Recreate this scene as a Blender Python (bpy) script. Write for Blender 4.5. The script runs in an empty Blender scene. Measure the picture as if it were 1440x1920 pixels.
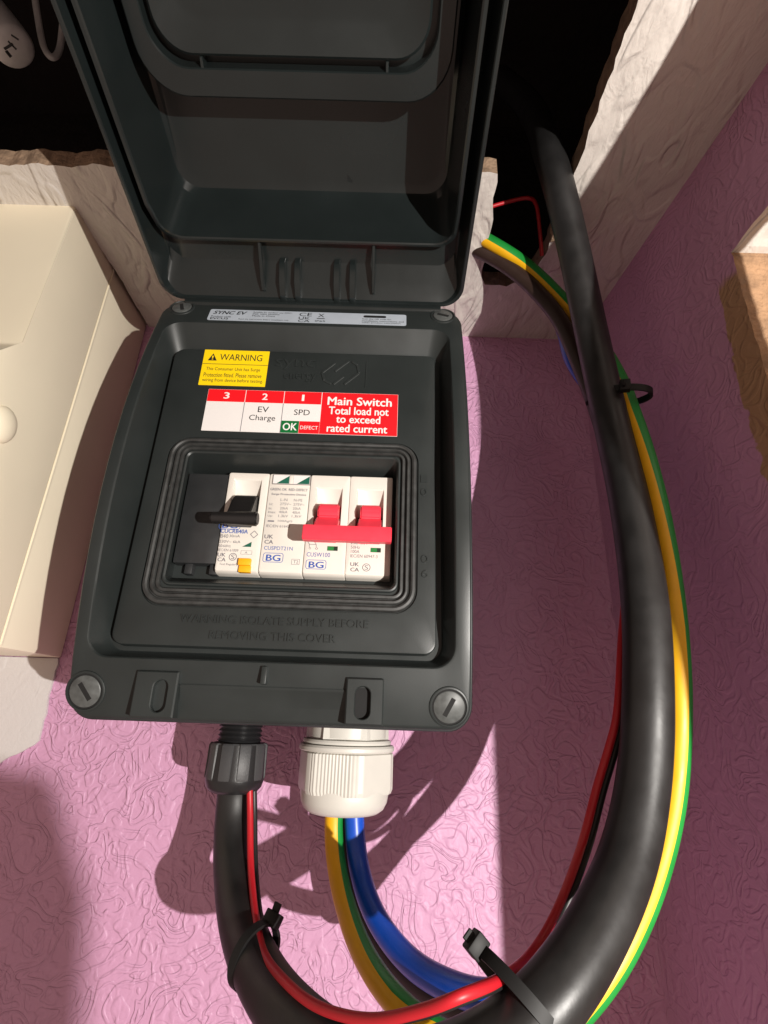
import bpy, bmesh, math, random
from mathutils import Vector, Matrix, noise
random.seed(7)
R = math.radians
S = 0.001                                  # the scene is laid out in millimetres
scene = bpy.context.scene

# ------------------------------------------------------------------ camera
CAM = Vector((41.2, -194.0, -87.7)); F = 950.0
CM = Matrix(((0.9994, -0.0070, -0.0327), (-0.0055, 0.9308, -0.3655), (0.0330, 0.3655, 0.9302)))  # right, forward, up
cd = bpy.data.cameras.new('camera'); cam = bpy.data.objects.new('camera', cd)
scene.collection.objects.link(cam)
cd.sensor_fit = 'VERTICAL'; cd.sensor_height = 36.0; cd.sensor_width = 27.0
cd.lens = F/1920*36; cd.clip_start = 0.005; cd.clip_end = 50
r_, f_, u_ = CM.col[0], CM.col[1], CM.col[2]
cam.matrix_world = Matrix.Translation(CAM*S) @ Matrix((r_, u_, -f_)).transposed().to_4x4()
scene.camera = cam

# ------------------------------------------------------------------ light
world = bpy.data.worlds.new('World'); scene.world = world; world.use_nodes = True
bg = world.node_tree.nodes['Background']
bg.inputs[0].default_value = (1.0, 0.73, 0.61, 1); bg.inputs[1].default_value = 0.42
ld = bpy.data.lights.new('work_light', 'POINT'); lamp = bpy.data.objects.new('work_light', ld)
scene.collection.objects.link(lamp)
lamp.location = Vector((275, -410, -165))*S
ld.energy = 17.2; ld.color = (1.0, 0.95, 0.89); ld.shadow_soft_size = 0.0022
vs = scene.view_settings
vs.view_transform = 'Standard'; vs.look = 'None'; vs.exposure = 0; vs.gamma = 1
scene.render.resolution_x = 768; scene.render.resolution_y = 1024

# ------------------------------------------------------------------ pixel helpers
def ray(px, py): return CM @ Vector(((px-720)/F, 1, -(py-960)/F))
def un(px, py, y):
    d = ray(px, py); return CAM + d*((y-CAM.y)/d.y)
def P(px, py, depth): return CAM + ray(px, py)*depth

# ------------------------------------------------------------------ materials
MATS = {}
def mat(name, col, rough=0.5, bump=None, spec=0.5, metal=0.0, vary=0.0, vscale=120, coat=0.0):
    """bump = (scale, strength, distance_mm)"""
    m = bpy.data.materials.new(name); m.use_nodes = True; MATS[name] = m
    nt = m.node_tree; b = nt.nodes['Principled BSDF']
    b.inputs['Base Color'].default_value = (*col, 1); b.inputs['Roughness'].default_value = rough
    b.inputs['Specular IOR Level'].default_value = spec; b.inputs['Metallic'].default_value = metal
    b.inputs['Coat Weight'].default_value = coat
    tc = nt.nodes.new('ShaderNodeTexCoord')
    if vary:
        n = nt.nodes.new('ShaderNodeTexNoise'); n.inputs['Scale'].default_value = vscale; n.inputs['Detail'].default_value = 5
        nt.links.new(tc.outputs['Object'], n.inputs['Vector'])
        mr = nt.nodes.new('ShaderNodeMapRange'); mr.inputs[1].default_value = .3; mr.inputs[2].default_value = .7
        mr.inputs[3].default_value = 1-vary; mr.inputs[4].default_value = 1+vary
        nt.links.new(n.outputs['Fac'], mr.inputs[0])
        mx = nt.nodes.new('ShaderNodeVectorMath'); mx.operation = 'SCALE'; mx.inputs[0].default_value = col
        nt.links.new(mr.outputs[0], mx.inputs['Scale']); nt.links.new(mx.outputs[0], b.inputs['Base Color'])
        r2 = nt.nodes.new('ShaderNodeMapRange'); r2.inputs[1].default_value = .3; r2.inputs[2].default_value = .7
        r2.inputs[3].default_value = max(.02, rough*.85); r2.inputs[4].default_value = min(1, rough*1.15)
        nt.links.new(n.outputs['Fac'], r2.inputs[0]); nt.links.new(r2.outputs[0], b.inputs['Roughness'])
    if bump:
        n = nt.nodes.new('ShaderNodeTexNoise'); n.inputs['Scale'].default_value = bump[0]; n.inputs['Detail'].default_value = 4
        nt.links.new(tc.outputs['Object'], n.inputs['Vector'])
        bp = nt.nodes.new('ShaderNodeBump'); bp.inputs['Strength'].default_value = bump[1]; bp.inputs['Distance'].default_value = bump[2]*S
        nt.links.new(n.outputs['Fac'], bp.inputs['Height']); nt.links.new(bp.outputs[0], b.inputs['Normal'])
    return m
mat('cover_plastic', (.0195, .0235, .023), .42, (2500, .3, .06), spec=.4, vary=.12, vscale=40)
mat('lid_plastic', (.011, .0145, .0145), .24, (2500, .15, .04), vary=.10, vscale=35)
mat('gasket_rubber', (.030, .031, .030), .5, (900, .3, .08), vary=.25, vscale=300)
mat('blank_plastic', (.022, .023, .024), .45, vary=.1)
mat('device_white', (.71, .665, .60), .42, vary=.02)
mat('device_seam', (.25, .23, .22), .6)
mat('switch_red', (.82, .045, .075), .38, vary=.05, vscale=200)
mat('switch_black', (.010, .009, .009), .4, (1500, .3, .1))
mat('test_amber', (.90, .42, .01), .4)
mat('ink_grey', (.16, .15, .17), .6)
mat('ink_blue', (.035, .09, .36), .6)
mat('ink_black', (.012, .012, .012), .6)
mat('ink_white', (.76, .74, .72), .6)
mat('green_flag', (.012, .20, .045), .45)
mat('flag_dark', (.01, .035, .02), .4)
mat('flag_teal', (.015, .11, .07), .3)
mat('label_yellow', (.88, .62, .004), .45)
mat('label_red', (.80, .008, .014), .42)
mat('label_green', (.004, .13, .03), .42)
mat('label_white', (.74, .71, .69), .45)
mat('label_silver', (.42, .47, .53), .35, vary=.05)
mat('screw_grey', (.075, .08, .078), .45, vary=.25, vscale=400)
mat('recess_shade_black', (.004, .004, .004), .8)  # near-black colour stands in for shade inside slots and gaps
mat('gland_black', (.014, .014, .015), .34, (1500, .3, .1))
mat('gland_white', (.58, .56, .51), .42, (700, .15, .1), vary=.03)
mat('sheath_black', (.0125, .012, .012), .46, (600, .25, .12), vary=.22, vscale=110)
mat('insulation_green', (.010, .24, .035), .45, vary=.06)
mat('insulation_yellow', (.80, .42, .005), .48, vary=.05)
mat('insulation_blue', (.008, .075, .50), .36, vary=.06)
mat('insulation_brown', (.032, .017, .013), .45, vary=.1)
mat('insulation_red', (.46, .010, .018), .45)
mat('insulation_black', (.012, .011, .011), .45)
mat('tie_black', (.008, .008, .008), .55, spec=.3)
mat('gland_sheen_grey', (.05, .05, .052), .5, (1200, .5, .15))  # lighter than the gland: sheen on the nut ribs put into the colour
mat('box_beige', (.87, .79, .61), .5, (900, .12, .1), vary=.02, vscale=20)
mat('conduit_white', (.55, .54, .54), .6, (300, .5, .3), vary=.12)
mat('timber', (.34, .19, .10), .8, (60, .8, 1.0), vary=.2, vscale=50)
mat('broken_brick', (.34, .20, .11), .9, (350, 1.0, 1.5), vary=.3, vscale=150)
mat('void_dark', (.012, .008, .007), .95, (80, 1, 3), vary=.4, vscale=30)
mat('chip_brown', (.30, .20, .13), .9, (400, 1.0, 1.2), vary=.3, vscale=200)

def ridge_mat(name, col, col2=None, scale=52, k=5.5, dist=0.55, rough=.5, strength=1.0, stretch=(1, 1, 1)):
    """embossed paper: raised winding ridges that follow contours of a noise"""
    m = bpy.data.materials.new(name); m.use_nodes = True; MATS[name] = m
    nt = m.node_tree; N = nt.nodes; L = nt.links; b = N['Principled BSDF']
    b.inputs['Roughness'].default_value = rough
    tc = N.new('ShaderNodeTexCoord'); mp = N.new('ShaderNodeMapping'); mp.inputs['Scale'].default_value = stretch
    L.new(tc.outputs['Object'], mp.inputs['Vector'])
    def nz(sc, det, dis=0.0):
        n = N.new('ShaderNodeTexNoise'); n.inputs['Scale'].default_value = sc; n.inputs['Detail'].default_value = det
        n.inputs['Distortion'].default_value = dis; L.new(mp.outputs[0], n.inputs['Vector']); return n
    def math_(op, a, bb=None, c=None):
        n = N.new('ShaderNodeMath'); n.operation = op
        for i, q in enumerate((a, bb, c)):
            if q is None: continue
            if isinstance(q, (int, float)): n.inputs[i].default_value = q
            else: L.new(q, n.inputs[i])
        return n.outputs[0]
    n1 = nz(scale, 1.0, 1.6); n2 = nz(scale*1.7, .6, .9); n3 = nz(900, 3)
    def ridge(src, kk, lo, hi):
        s = math_('POWER', math_('ABSOLUTE', math_('SINE', math_('MULTIPLY', src, kk*math.pi))), 2.0)
        mr = N.new('ShaderNodeMapRange'); mr.interpolation_type = 'SMOOTHSTEP'
        mr.inputs[1].default_value = lo; mr.inputs[2].default_value = hi; L.new(s, mr.inputs[0]); mr.inputs[3].default_value = 1; mr.inputs[4].default_value = 0; return mr.outputs[0]
    a = ridge(n1.outputs['Fac'], k, .0, .6); c = ridge(n2.outputs['Fac'], k*.7, .0, .5)
    h = math_('ADD', math_('MULTIPLY', a, .65), math_('MULTIPLY', c, .45))
    n4 = nz(190, 2, 1.5)
    h = math_('ADD', h, math_('ADD', math_('MULTIPLY', n3.outputs['Fac'], .16), math_('MULTIPLY', n4.outputs['Fac'], .5)))
    bp = N.new('ShaderNodeBump'); bp.inputs['Strength'].default_value = strength; bp.inputs['Distance'].default_value = dist*S
    L.new(h, bp.inputs['Height']); L.new(bp.outputs[0], b.inputs['Normal'])
    nb = nz(14, 4)
    mx = N.new('ShaderNodeMix'); mx.data_type = 'RGBA'; mx.inputs[6].default_value = (*col, 1)
    mx.inputs[7].default_value = (*(col2 or [q*.92 for q in col]), 1); L.new(nb.outputs['Fac'], mx.inputs[0])
    L.new(mx.outputs[2], b.inputs['Base Color'])
    return m, mx, tc, b, math_, nz
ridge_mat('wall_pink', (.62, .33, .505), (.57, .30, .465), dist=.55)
ridge_mat('soffit_white', (.64, .60, .55), (.57, .52, .47), scale=30, k=3, dist=1.3, rough=.55, stretch=(1.0, .45, 1))
ridge_mat('bare_plaster', (.66, .63, .62), (.58, .55, .54), scale=40, k=1.2, dist=.5, rough=.8)
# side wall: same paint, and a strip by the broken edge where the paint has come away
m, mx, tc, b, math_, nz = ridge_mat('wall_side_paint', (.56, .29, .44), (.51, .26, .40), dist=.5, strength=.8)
nt = m.node_tree
sx = nt.nodes.new('ShaderNodeSeparateXYZ'); nt.links.new(tc.outputs['Object'], sx.inputs[0])
jag = nz(70, 5)
edge = math_('ADD', sx.outputs['Y'], math_('MULTIPLY', math_('SUBTRACT', jag.outputs['Fac'], .5), .014))
my = nt.nodes.new('ShaderNodeMapRange'); my.inputs[1].default_value = -.0172; my.inputs[2].default_value = -.0178; nt.links.new(edge, my.inputs[0])
mz = nt.nodes.new('ShaderNodeMapRange'); mz.inputs[1].default_value = .101; mz.inputs[2].default_value = .098
nt.links.new(math_('ADD', sx.outputs['Z'], math_('MULTIPLY', jag.outputs['Fac'], .01)), mz.inputs[0])
fac = math_('MULTIPLY', my.outputs[0], mz.outputs[0])
mm = nt.nodes.new('ShaderNodeMix'); mm.data_type = 'RGBA'; mm.inputs[7].default_value = (.42, .25, .14, 1)
nt.links.new(mx.outputs[2], mm.inputs[6]); nt.links.new(fac, mm.inputs[0]); nt.links.new(mm.outputs[2], b.inputs['Base Color'])

# ------------------------------------------------------------------ mesh helpers
COL = scene.collection
def finish(name, bm, material, parent=None, angle=35, smooth=True, recalc=True):
    if recalc: bmesh.ops.recalc_face_normals(bm, faces=bm.faces[:])
    for v in bm.verts: v.co *= S
    me = bpy.data.meshes.new(name); bm.to_mesh(me); bm.free()
    for mt in (material if isinstance(material, (list, tuple)) else [material]): me.materials.append(MATS[mt])
    if smooth:
        for p in me.polygons: p.use_smooth = True
        me.set_sharp_from_angle(angle=R(angle))
    o = bpy.data.objects.new(name, me); COL.objects.link(o)
    if parent: o.parent = parent
    return o
def thing(name, label, cat, group=None):
    o = bpy.data.objects.new(name, None); COL.objects.link(o); o.empty_display_size = .01
    return tag(o, label, cat, group)
def tag(o, label, cat, group=None):
    o['label'] = label; o['category'] = cat
    if group: o['group'] = group
    return o
def struct(o, label=None):
    o['kind'] = 'structure'
    if label: o['label'] = label
    return o
def rrect(x0, x1, z0, z1, r, n=6, m=10):
    """2-D rounded rectangle, same point count for every call with equal n and m"""
    pts = []
    cs = [((x1-r, z0+r), -90), ((x1-r, z1-r), 0), ((x0+r, z1-r), 90), ((x0+r, z0+r), 180)]
    starts = [(x0+r, z0), (x1, z0+r), (x1-r, z1), (x0, z1-r)]
    ends = [(x1-r, z0), (x1, z1-r), (x0+r, z1), (x0, z0+r)]
    for (c, a0), s, e in zip(cs, starts, ends):
        for i in range(m): t = i/m; pts.append((s[0]+(e[0]-s[0])*t, s[1]+(e[1]-s[1])*t))
        for i in range(n): a = R(a0+90*i/n); pts.append((c[0]+r*math.cos(a), c[1]+r*math.sin(a)))
    return pts
def loft(rings, cap0=False, cap1=True, bm=None):
    bm = bm or bmesh.new(); V = [[bm.verts.new(p) for p in rg] for rg in rings]; n = len(V[0])
    for a, b in zip(V, V[1:]):
        for i in range(n): bm.faces.new((a[i], a[(i+1) % n], b[(i+1) % n], b[i]))
    if cap0: bm.faces.new(list(reversed(V[0])))
    if cap1: bm.faces.new(V[-1])
    return bm
def box(bm, x0, x1, y0, y1, z0, z1, bev=0.0, seg=2, rot=None):
    t = bmesh.new(); bmesh.ops.create_cube(t, size=1)
    for v in t.verts: v.co = Vector((x0+(v.co.x+.5)*(x1-x0), y0+(v.co.y+.5)*(y1-y0), z0+(v.co.z+.5)*(z1-z0)))
    if bev: bmesh.ops.bevel(t, geom=t.edges[:], offset=bev, segments=seg, affect='EDGES', profile=.5)
    if rot: bmesh.ops.transform(t, matrix=rot, verts=t.verts[:])
    merge(bm, t); return bm
def merge(bm, t):
    mp = {v: bm.verts.new(v.co) for v in t.verts}
    for f in t.faces: 
        q = bm.faces.new([mp[v] for v in f.verts]); q.material_index = f.material_index
    t.free()
def prism(bm, pts, axis, a, b):
    """closed 2-D outline extruded along axis from a to b; pts are the other two coordinates in order"""
    def p3(p, w):
        return {'x': (w, p[0], p[1]), 'y': (p[0], w, p[1]), 'z': (p[0], p[1], w)}[axis]
    va = [bm.verts.new(p3(p, a)) for p in pts]; vb = [bm.verts.new(p3(p, b)) for p in pts]; n = len(pts)
    bm.faces.new(va); bm.faces.new(list(reversed(vb)))
    for i in range(n): bm.faces.new((va[i], vb[i], vb[(i+1) % n], va[(i+1) % n]))
    return bm
def lathe(bm, prof, n, cx, cy, mod=None):
    """prof = [(radius, z)], turned about a vertical axis"""
    rings = []
    for r, z in prof:
        rings.append([(cx+(r*(mod(2*math.pi*i/n, r, z) if mod else 1))*math.cos(2*math.pi*i/n),
                       cy+(r*(mod(2*math.pi*i/n, r, z) if mod else 1))*math.sin(2*math.pi*i/n), z) for i in range(n)])
    return loft(rings, True, True, bm)
def spline(pts, per=10):
    out = []; p = [pts[0]*2-pts[1]]+pts+[pts[-1]*2-pts[-2]]
    for i in range(1, len(p)-2):
        a, b, c, d = p[i-1], p[i], p[i+1], p[i+2]
        for k in range(per):
            t = k/per
            out.append(.5*((2*b)+(c-a)*t+(2*a-5*b+4*c-d)*t*t+(3*b-a-3*c+d)*t*t*t))
    out.append(pts[-1].copy()); return out
def smooth_path(pts, it=6):
    for _ in range(it):
        pts = [pts[0]]+[(pts[i-1]+pts[i]*2+pts[i+1])/4 for i in range(1, len(pts)-1)]+[pts[-1]]
    return pts
def tube(name, pts, rad, material, parent=None, n=20, per=10, split=None, twist=None, it=6):
    """swept round cable. Angle 0 of the section looks at the camera side, +90 to the right of travel.
    split: (from_deg, to_deg) sector that takes the second material; twist: degrees per control point"""
    path = smooth_path(spline(pts, per), it); bm = bmesh.new(); rings = []
    tw = [0]*len(path)
    if twist:
        for i in range(len(path)):
            q = i/per; j = min(int(q), len(twist)-2); tw[i] = twist[j]+(twist[j+1]-twist[j])*min(1, q-j)
    for i, p in enumerate(path):
        t = (path[min(i+1, len(path)-1)]-path[max(i-1, 0)]).normalized()
        c = (CAM+Vector((0, -300, 0))-p); c = (c-t*c.dot(t)).normalized(); s = t.cross(c).normalized()
        rr = rad(i/per) if callable(rad) else rad
        rings.append([p+(c*math.cos(2*math.pi*k/n+R(tw[i]))+s*math.sin(2*math.pi*k/n+R(tw[i])))*rr for k in range(n)])
    loft(rings, True, True, bm)
    if split:
        bm.faces.ensure_lookup_table(); fi = 0
        for i in range(len(rings)-1):
            for k in range(n):
                a = (k+.5)*360/n
                if split[0] <= a < split[1]: bm.faces[fi].material_index = 1
                fi += 1
    return finish(name, bm, material, parent, 60)
FONTS = {}
def text_mesh(body, bold=False, shear=0.0):
    cu = bpy.data.curves.new('t', 'FONT'); cu.body = body; cu.size = 1; cu.shear = shear
    cu.resolution_u = 3
    ob = bpy.data.objects.new('t', cu); COL.objects.link(ob)
    dg = bpy.context.evaluated_depsgraph_get(); me = bpy.data.meshes.new_from_object(ob.evaluated_get(dg))
    bpy.data.objects.remove(ob); bpy.data.curves.remove(cu); return me
def lettering(body, x0, x1, zc, h, y, material, parent, bold=False, name='lettering', raised=0.0, shear=0.0, rot=0):
    """flat print (or raised letters) in the x-z plane, fitted to a box in millimetres; y is a number or a function of z"""
    me = text_mesh(body, bold, shear); xs = [v.co.x for v in me.vertices]; ys = [v.co.y for v in me.vertices]
    sx_ = (x1-x0)/(max(xs)-min(xs)); sz = h/(max(ys)-min(ys)); bm = bmesh.new(); bm.from_mesh(me); bpy.data.meshes.remove(me)
    if bold and not raised:
        src = bm.copy(); w_ = .022*(max(ys)-min(ys))*1.4
        for q, (dx, dy) in enumerate(((w_, 0), (-w_, 0), (0, w_*.6), (0, -w_*.6))):
            c_ = src.copy()
            for v in c_.verts: v.co += Vector((dx, dy, (q+1)*.004))
            merge(bm, c_)
        src.free()
    if raised:
        g = bmesh.ops.extrude_face_region(bm, geom=bm.faces[:])
        for v in g['geom']:
            if isinstance(v, bmesh.types.BMVert): v.co.z = 1
    a, b = min(xs), min(ys); cx = (x0+x1)/2; ca, sa = math.cos(R(rot)), math.sin(R(rot))
    for v in bm.verts:
        X = x0+(v.co.x-a)*sx_-cx; Z = -h/2+(v.co.y-b)*sz
        X, Z = cx+X*ca-Z*sa, zc+X*sa+Z*ca
        v.co = Vector((X, (y(Z) if callable(y) else y)-(raised or 1)*v.co.z, Z))
    if not raised:
        for f in bm.faces:
            f.normal_update()
            if f.normal.y > 0: f.normal_flip()
    return finish(name, bm, material, parent, smooth=False, recalc=bool(raised))
def ptext(body, px0, px1, py, hp, y, material, parent, bold=False, **k):
    a, b = un(px0, py, y), un(px1, py, y); t, c = un((px0+px1)/2, py-hp/2, y), un((px0+px1)/2, py+hp/2, y)
    return lettering(body, a.x, b.x, (t.z+c.z)/2, t.z-c.z, y, material, parent, bold, **k)
def frame_outline(x0, x1, z0, z1, r, w, y, material, parent, name='border'):
    bm = bmesh.new(); n = 4
    a = rrect(x0, x1, z0, z1, r, n, 1); b = rrect(x0+w, x1-w, z0+w, z1-w, max(r-w, .02), n, 1)
    loft([[(p[0], y, p[1]) for p in a], [(p[0], y-.01, p[1]) for p in b]], False, False, bm)
    return finish(name, bm, material, parent, smooth=False)
def circle_outline(cx, cz, r, w, y, material, parent, name='approval_mark', n=20):
    bm = bmesh.new()
    loft([[(cx+q*math.cos(2*math.pi*i/n), yy, cz+q*math.sin(2*math.pi*i/n)) for i in range(n)] for q, yy in ((r, y), (r-w, y-.01))], False, False, bm)
    return finish(name, bm, material, parent, smooth=False)
def slab(name, x0, x1, z0, z1, y, t, material, parent, r=.2, yfun=None, m=1):
    bm = bmesh.new(); a = rrect(x0, x1, z0, z1, r, 3, m)
    f = yfun or (lambda z: y)
    loft([[(p[0], f(p[1]), p[1]) for p in a], [(p[0], f(p[1])-t, p[1]) for p in a]], False, True, bm)
    return finish(name, bm, material, parent, 25)
def ragged(pts, step=4, amp=1.2, seed=0):
    """subdivide an outline and shake it, for torn and broken edges; pts: (a, b, shake 0/1 of the edge that starts here)"""
    out = []; n = len(pts)
    for i in range(n):
        a, b = pts[i], pts[(i+1) % n]; d = math.hypot(b[0]-a[0], b[1]-a[1]); k = max(1, int(d/step)) if a[2] else 1
        nx, ny = (b[1]-a[1])/max(d, 1e-6), -(b[0]-a[0])/max(d, 1e-6)
        for j in range(k):
            t = j/k; q = 0 if (j == 0 or not a[2]) else amp*a[2]*(noise.noise(Vector((a[0]+d*t*.09, seed*7.3+i*3.1, 0)))*1.6+random.uniform(-.5, .5))
            out.append((a[0]+(b[0]-a[0])*t+nx*q, a[1]+(b[1]-a[1])*t+ny*q))
    return out

# ------------------------------------------------------------------ the setting
WY, SZ = 100.0, 166.0                       # wall plane, soffit height
def sheet(name, fn, nu, nv, material):
    bm = bmesh.new(); g = [[bm.verts.new(fn(i/nu, j/nv)) for j in range(nv+1)] for i in range(nu+1)]
    for i in range(nu):
        for j in range(nv): bm.faces.new((g[i][j], g[i+1][j], g[i+1][j+1], g[i][j+1]))
    return finish(name, bm, material, None, 60)
bm = bmesh.new(); box(bm, -420, 176, WY, WY+20, -650, 168); wall = struct(finish('wall_back', bm, 'wall_pink', smooth=False), 'pink wall with raised swirl wallpaper behind the switch box')
# side wall: thick, broken away below z=104 in front of y=-30; added shadow casters follow, out of view
bm = bmesh.new()
prof = ragged([(WY, -330, 0), (WY, 168, 0), (-330, 168, 0), (-330, 150, 0), (-120, 118, 1), (-50, 106, 1), (-30, 104, 1), (-30, -30, 0), (-30, -330, 0)], 3, .7, 2)
prism(bm, prof, 'x', 0, 95)
for v in bm.verts: v.co.x += 174+(WY-v.co.y)*(22/210)
bm.normal_update(); bmesh.ops.triangulate(bm, faces=[f for f in bm.faces if len(f.verts) > 4])
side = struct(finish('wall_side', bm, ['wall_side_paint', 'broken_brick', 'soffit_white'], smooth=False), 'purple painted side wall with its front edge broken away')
for p in side.data.polygons:
    c = p.center/S; nrm = p.normal
    if nrm.y < -.6 and c.y > -45: p.material_index = 1
    if nrm.z < -.6 and c.y > -331: p.material_index = 2
bm = bmesh.new(); prism(bm, [(190.3, -650), (190.3, -5), (192, 20), (188, 50), (184, 73), (178, 100), (174, 125), (173, 160), (217, 160), (217, -650)], 'y', -162, -146); bm.normal_update(); bmesh.ops.triangulate(bm, faces=[f for f in bm.faces if len(f.verts) > 4]); tag(finish('shadow_post', bm, 'timber', smooth=False), 'unseen timber post added to cast the upright shadow edge on the wall', 'post')  # added out of view; outline shaped to give the wall and soffit shadow edge
bm = bmesh.new(); prism(bm, ragged([(197, -400, 0), (197, -186, 1), (193.5, -167, 1), (186.5, -156, 1), (80, -148, 0), (80, -400, 0)], 4, .6, 4), 'y', -308, -298); bm.normal_update(); bmesh.ops.triangulate(bm, faces=[f for f in bm.faces if len(f.verts) > 4])  # added out of view; corner shaped to throw the soft lower-left shadow
tag(finish('shadow_board', bm, 'timber', smooth=False), 'unseen timber board added to shade the lower left of the wall', 'board')
# soffit: plaster sheet with a ragged hole cut through it
out = ragged([(222, -330, 0), (177, 100, 0), (-136.2, 100, 0), (-136.2, 88, .5), (-136.4, 38, .5), (-141, 11, .4), (-420, 8, 0), (-420, -15, 1),
              (91, -19, 1), (94, 15, 1), (95, 46, .8), (98, 52, 1), (112, 53, 1), (125, 44, .6), (129.5, 28, .7), (129.5, -330, 0)], 4, 1.3, 5)
bm = bmesh.new(); prism(bm, out, 'z', SZ, SZ+11)
bm.normal_update(); bmesh.ops.triangulate(bm, faces=[f for f in bm.faces if len(f.verts) > 4])
sof = struct(finish('soffit', bm, ['soffit_white', 'chip_brown'], smooth=False), 'white plaster soffit with a ragged hole cut in it')
for p in sof.data.polygons:
    if abs(p.normal.z) < .5 and p.center.y < .09: p.material_index = 1
# dark void above the hole
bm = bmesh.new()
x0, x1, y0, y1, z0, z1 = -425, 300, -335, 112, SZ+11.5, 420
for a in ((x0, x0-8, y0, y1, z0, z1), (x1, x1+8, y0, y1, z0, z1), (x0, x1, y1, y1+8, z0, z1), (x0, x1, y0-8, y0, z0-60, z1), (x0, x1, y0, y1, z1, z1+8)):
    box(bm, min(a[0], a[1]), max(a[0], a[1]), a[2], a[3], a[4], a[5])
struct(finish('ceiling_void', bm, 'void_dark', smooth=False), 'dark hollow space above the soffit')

# patch of bare plaster below the beige box
bm = bmesh.new()
pts = ragged([(-420, -66.5, 0), (-139, -66.5, 1), (-138, -108, 1), (-156, -120, 1), (-190, -124, 1), (-420, -126, 0)], 3, 1.0, 9)
prism(bm, pts, 'y', WY-1.6, WY-.05); bm.normal_update(); bmesh.ops.triangulate(bm, faces=[f for f in bm.faces if len(f.verts) > 4])
tag(finish('bare_plaster_patch', bm, 'bare_plaster', smooth=False), 'white unpainted plaster patch with a torn edge below the beige box', 'plaster patch')

# ------------------------------------------------------------------ beige box on the left
bx = thing('beige_box', 'large cream plastic box on the wall beside the open switch box', 'box')
bm = bmesh.new()
prism(bm, [(5.6, 172), (5.6, 71), (-11, 55), (-11, -66), (49.5, -66), (49.5, 172)], 'x', -330, -137)
bmesh.ops.bevel(bm, geom=[e for e in bm.edges], offset=1.6, segments=3, affect='EDGES', profile=.5)
finish('cover', bm, 'box_beige', bx, 30)
bm = bmesh.new(); box(bm, -330, -138.0, 50.3, WY-.1, -66, 172, 1.0); finish('base', bm, 'box_beige', bx, 30)
bm = bmesh.new(); box(bm, -141, -136.75, 49.3, 50.6, -65, 171, .2); finish('seam_rib', bm, 'box_beige', bx, 30)
c = Vector((-137.5, 9, 29)); bm = bmesh.new()
bmesh.ops.create_uvsphere(bm, u_segments=24, v_segments=12, radius=1, matrix=Matrix.Translation(c) @ Matrix.Diagonal((4.5, 8, 9, 1)))
finish('screw_boss', bm, 'box_beige', bx, 60)

# ------------------------------------------------------------------ the switch box (consumer unit)
cu = thing('consumer_unit', 'dark grey plastic electrical switch box with its lid hinged open', 'switch box')
def A(z): return 2-15*(1-((z-1.5)/95.5)**2)          # the rim is bowed forward
def rg(x0, x1, z0, z1, r, y, n=8, m=14):
    return [(p[0], (y(p[1]) if callable(y) else y), p[1]) for p in rrect(x0, x1, z0, z1, r, n, m)]
bm = bmesh.new(); loft([rg(-64, 66, -86, 90, 8, y) for y in (5, WY-.3)], False, True, bm); finish('enclosure_body', bm, 'cover_plastic', cu)
rings = [rg(-71, 73, -93, 96, 8, lambda z: A(z)+12), rg(-72, 74, -94, 97, 9, lambda z: A(z)+11), rg(-72, 74, -94, 97, 9, lambda z: A(z)+2.2),
         rg(-71.6, 73.6, -93.6, 96.6, 8.7, lambda z: A(z)+1.6), rg(-71.3, 73.3, -93.3, 96.3, 8.5, lambda z: A(z)+1.6), rg(-71.1, 73.1, -93.1, 96.1, 8.4, lambda z: A(z)+.5),
         rg(-70.6, 72.6, -92.6, 95.6, 8, lambda z: A(z)+.1), rg(-70, 72, -92, 95, 7.6, A),
         rg(-67.2, 68.2, -73.7, 81.7, 8.4, A), rg(-66.5, 67.5, -73, 81, 8, lambda z: A(z)+.15), rg(-66, 67, -72.5, 80.5, 7.7, lambda z: A(z)+.7),
         rg(-63.2, 64.0, -70.2, 71.5, 6.2, 3.6), rg(-62.6, 63.4, -69.6, 70.8, 5.8, 4.2), rg(-61.0, 61.2, -68.0, 68.0, 4.8, 4.2),
         rg(-60.8, 61.0, -67.8, 67.8, 4.7, .7), rg(-60.5, 60.7, -67.5, 67.5, 4.5, .2), rg(-59.9, 60.1, -66.9, 66.9, 4.2, 0),
         rg(-53.8, 53.8, -53.2, 20.6, 9.5, 0), rg(-53.6, 53.6, -53.0, 20.4, 9.3, .9), rg(-46.6, 46.4, -45.0, 14.5, 4, .9),
         rg(-46.2, 46.0, -44.6, 14.1, 3.6, -.1), rg(-45.6, 45.4, -44.0, 13.6, 3, -.3), rg(-45.0, 45.0, -43.4, 13.0, 2.6, .2),
         rg(-48.2, 44.3, -39.6, 9.8, 1.6, 11), rg(-48.0, 44.1, -39.4, 9.6, 1.4, 14)]
finish('front_cover', loft(rings, False, True), 'cover_plastic', cu, 28)
g = []
for d, y in ((.35, .85), (.5, -.5), (.9, -1.1), (1.8, -1.3), (2.5, -.9), (2.8, .3), (3.1, .3), (3.4, -.8), (3.8, -1.1), (4.5, -1.1), (4.9, -.6), (5.1, .4), (5.4, .4), (5.6, -.6), (6.0, -.8), (6.6, -.8), (6.95, -.3), (7.0, .8)):
    g.append(rg(-53.6+d, 53.6-d, -53.0+d, 20.4-d*.85, max(9.3-d*.95, 2), y))
finish('window_gasket', loft(g, False, False), 'gasket_rubber', cu, 40)

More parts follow.
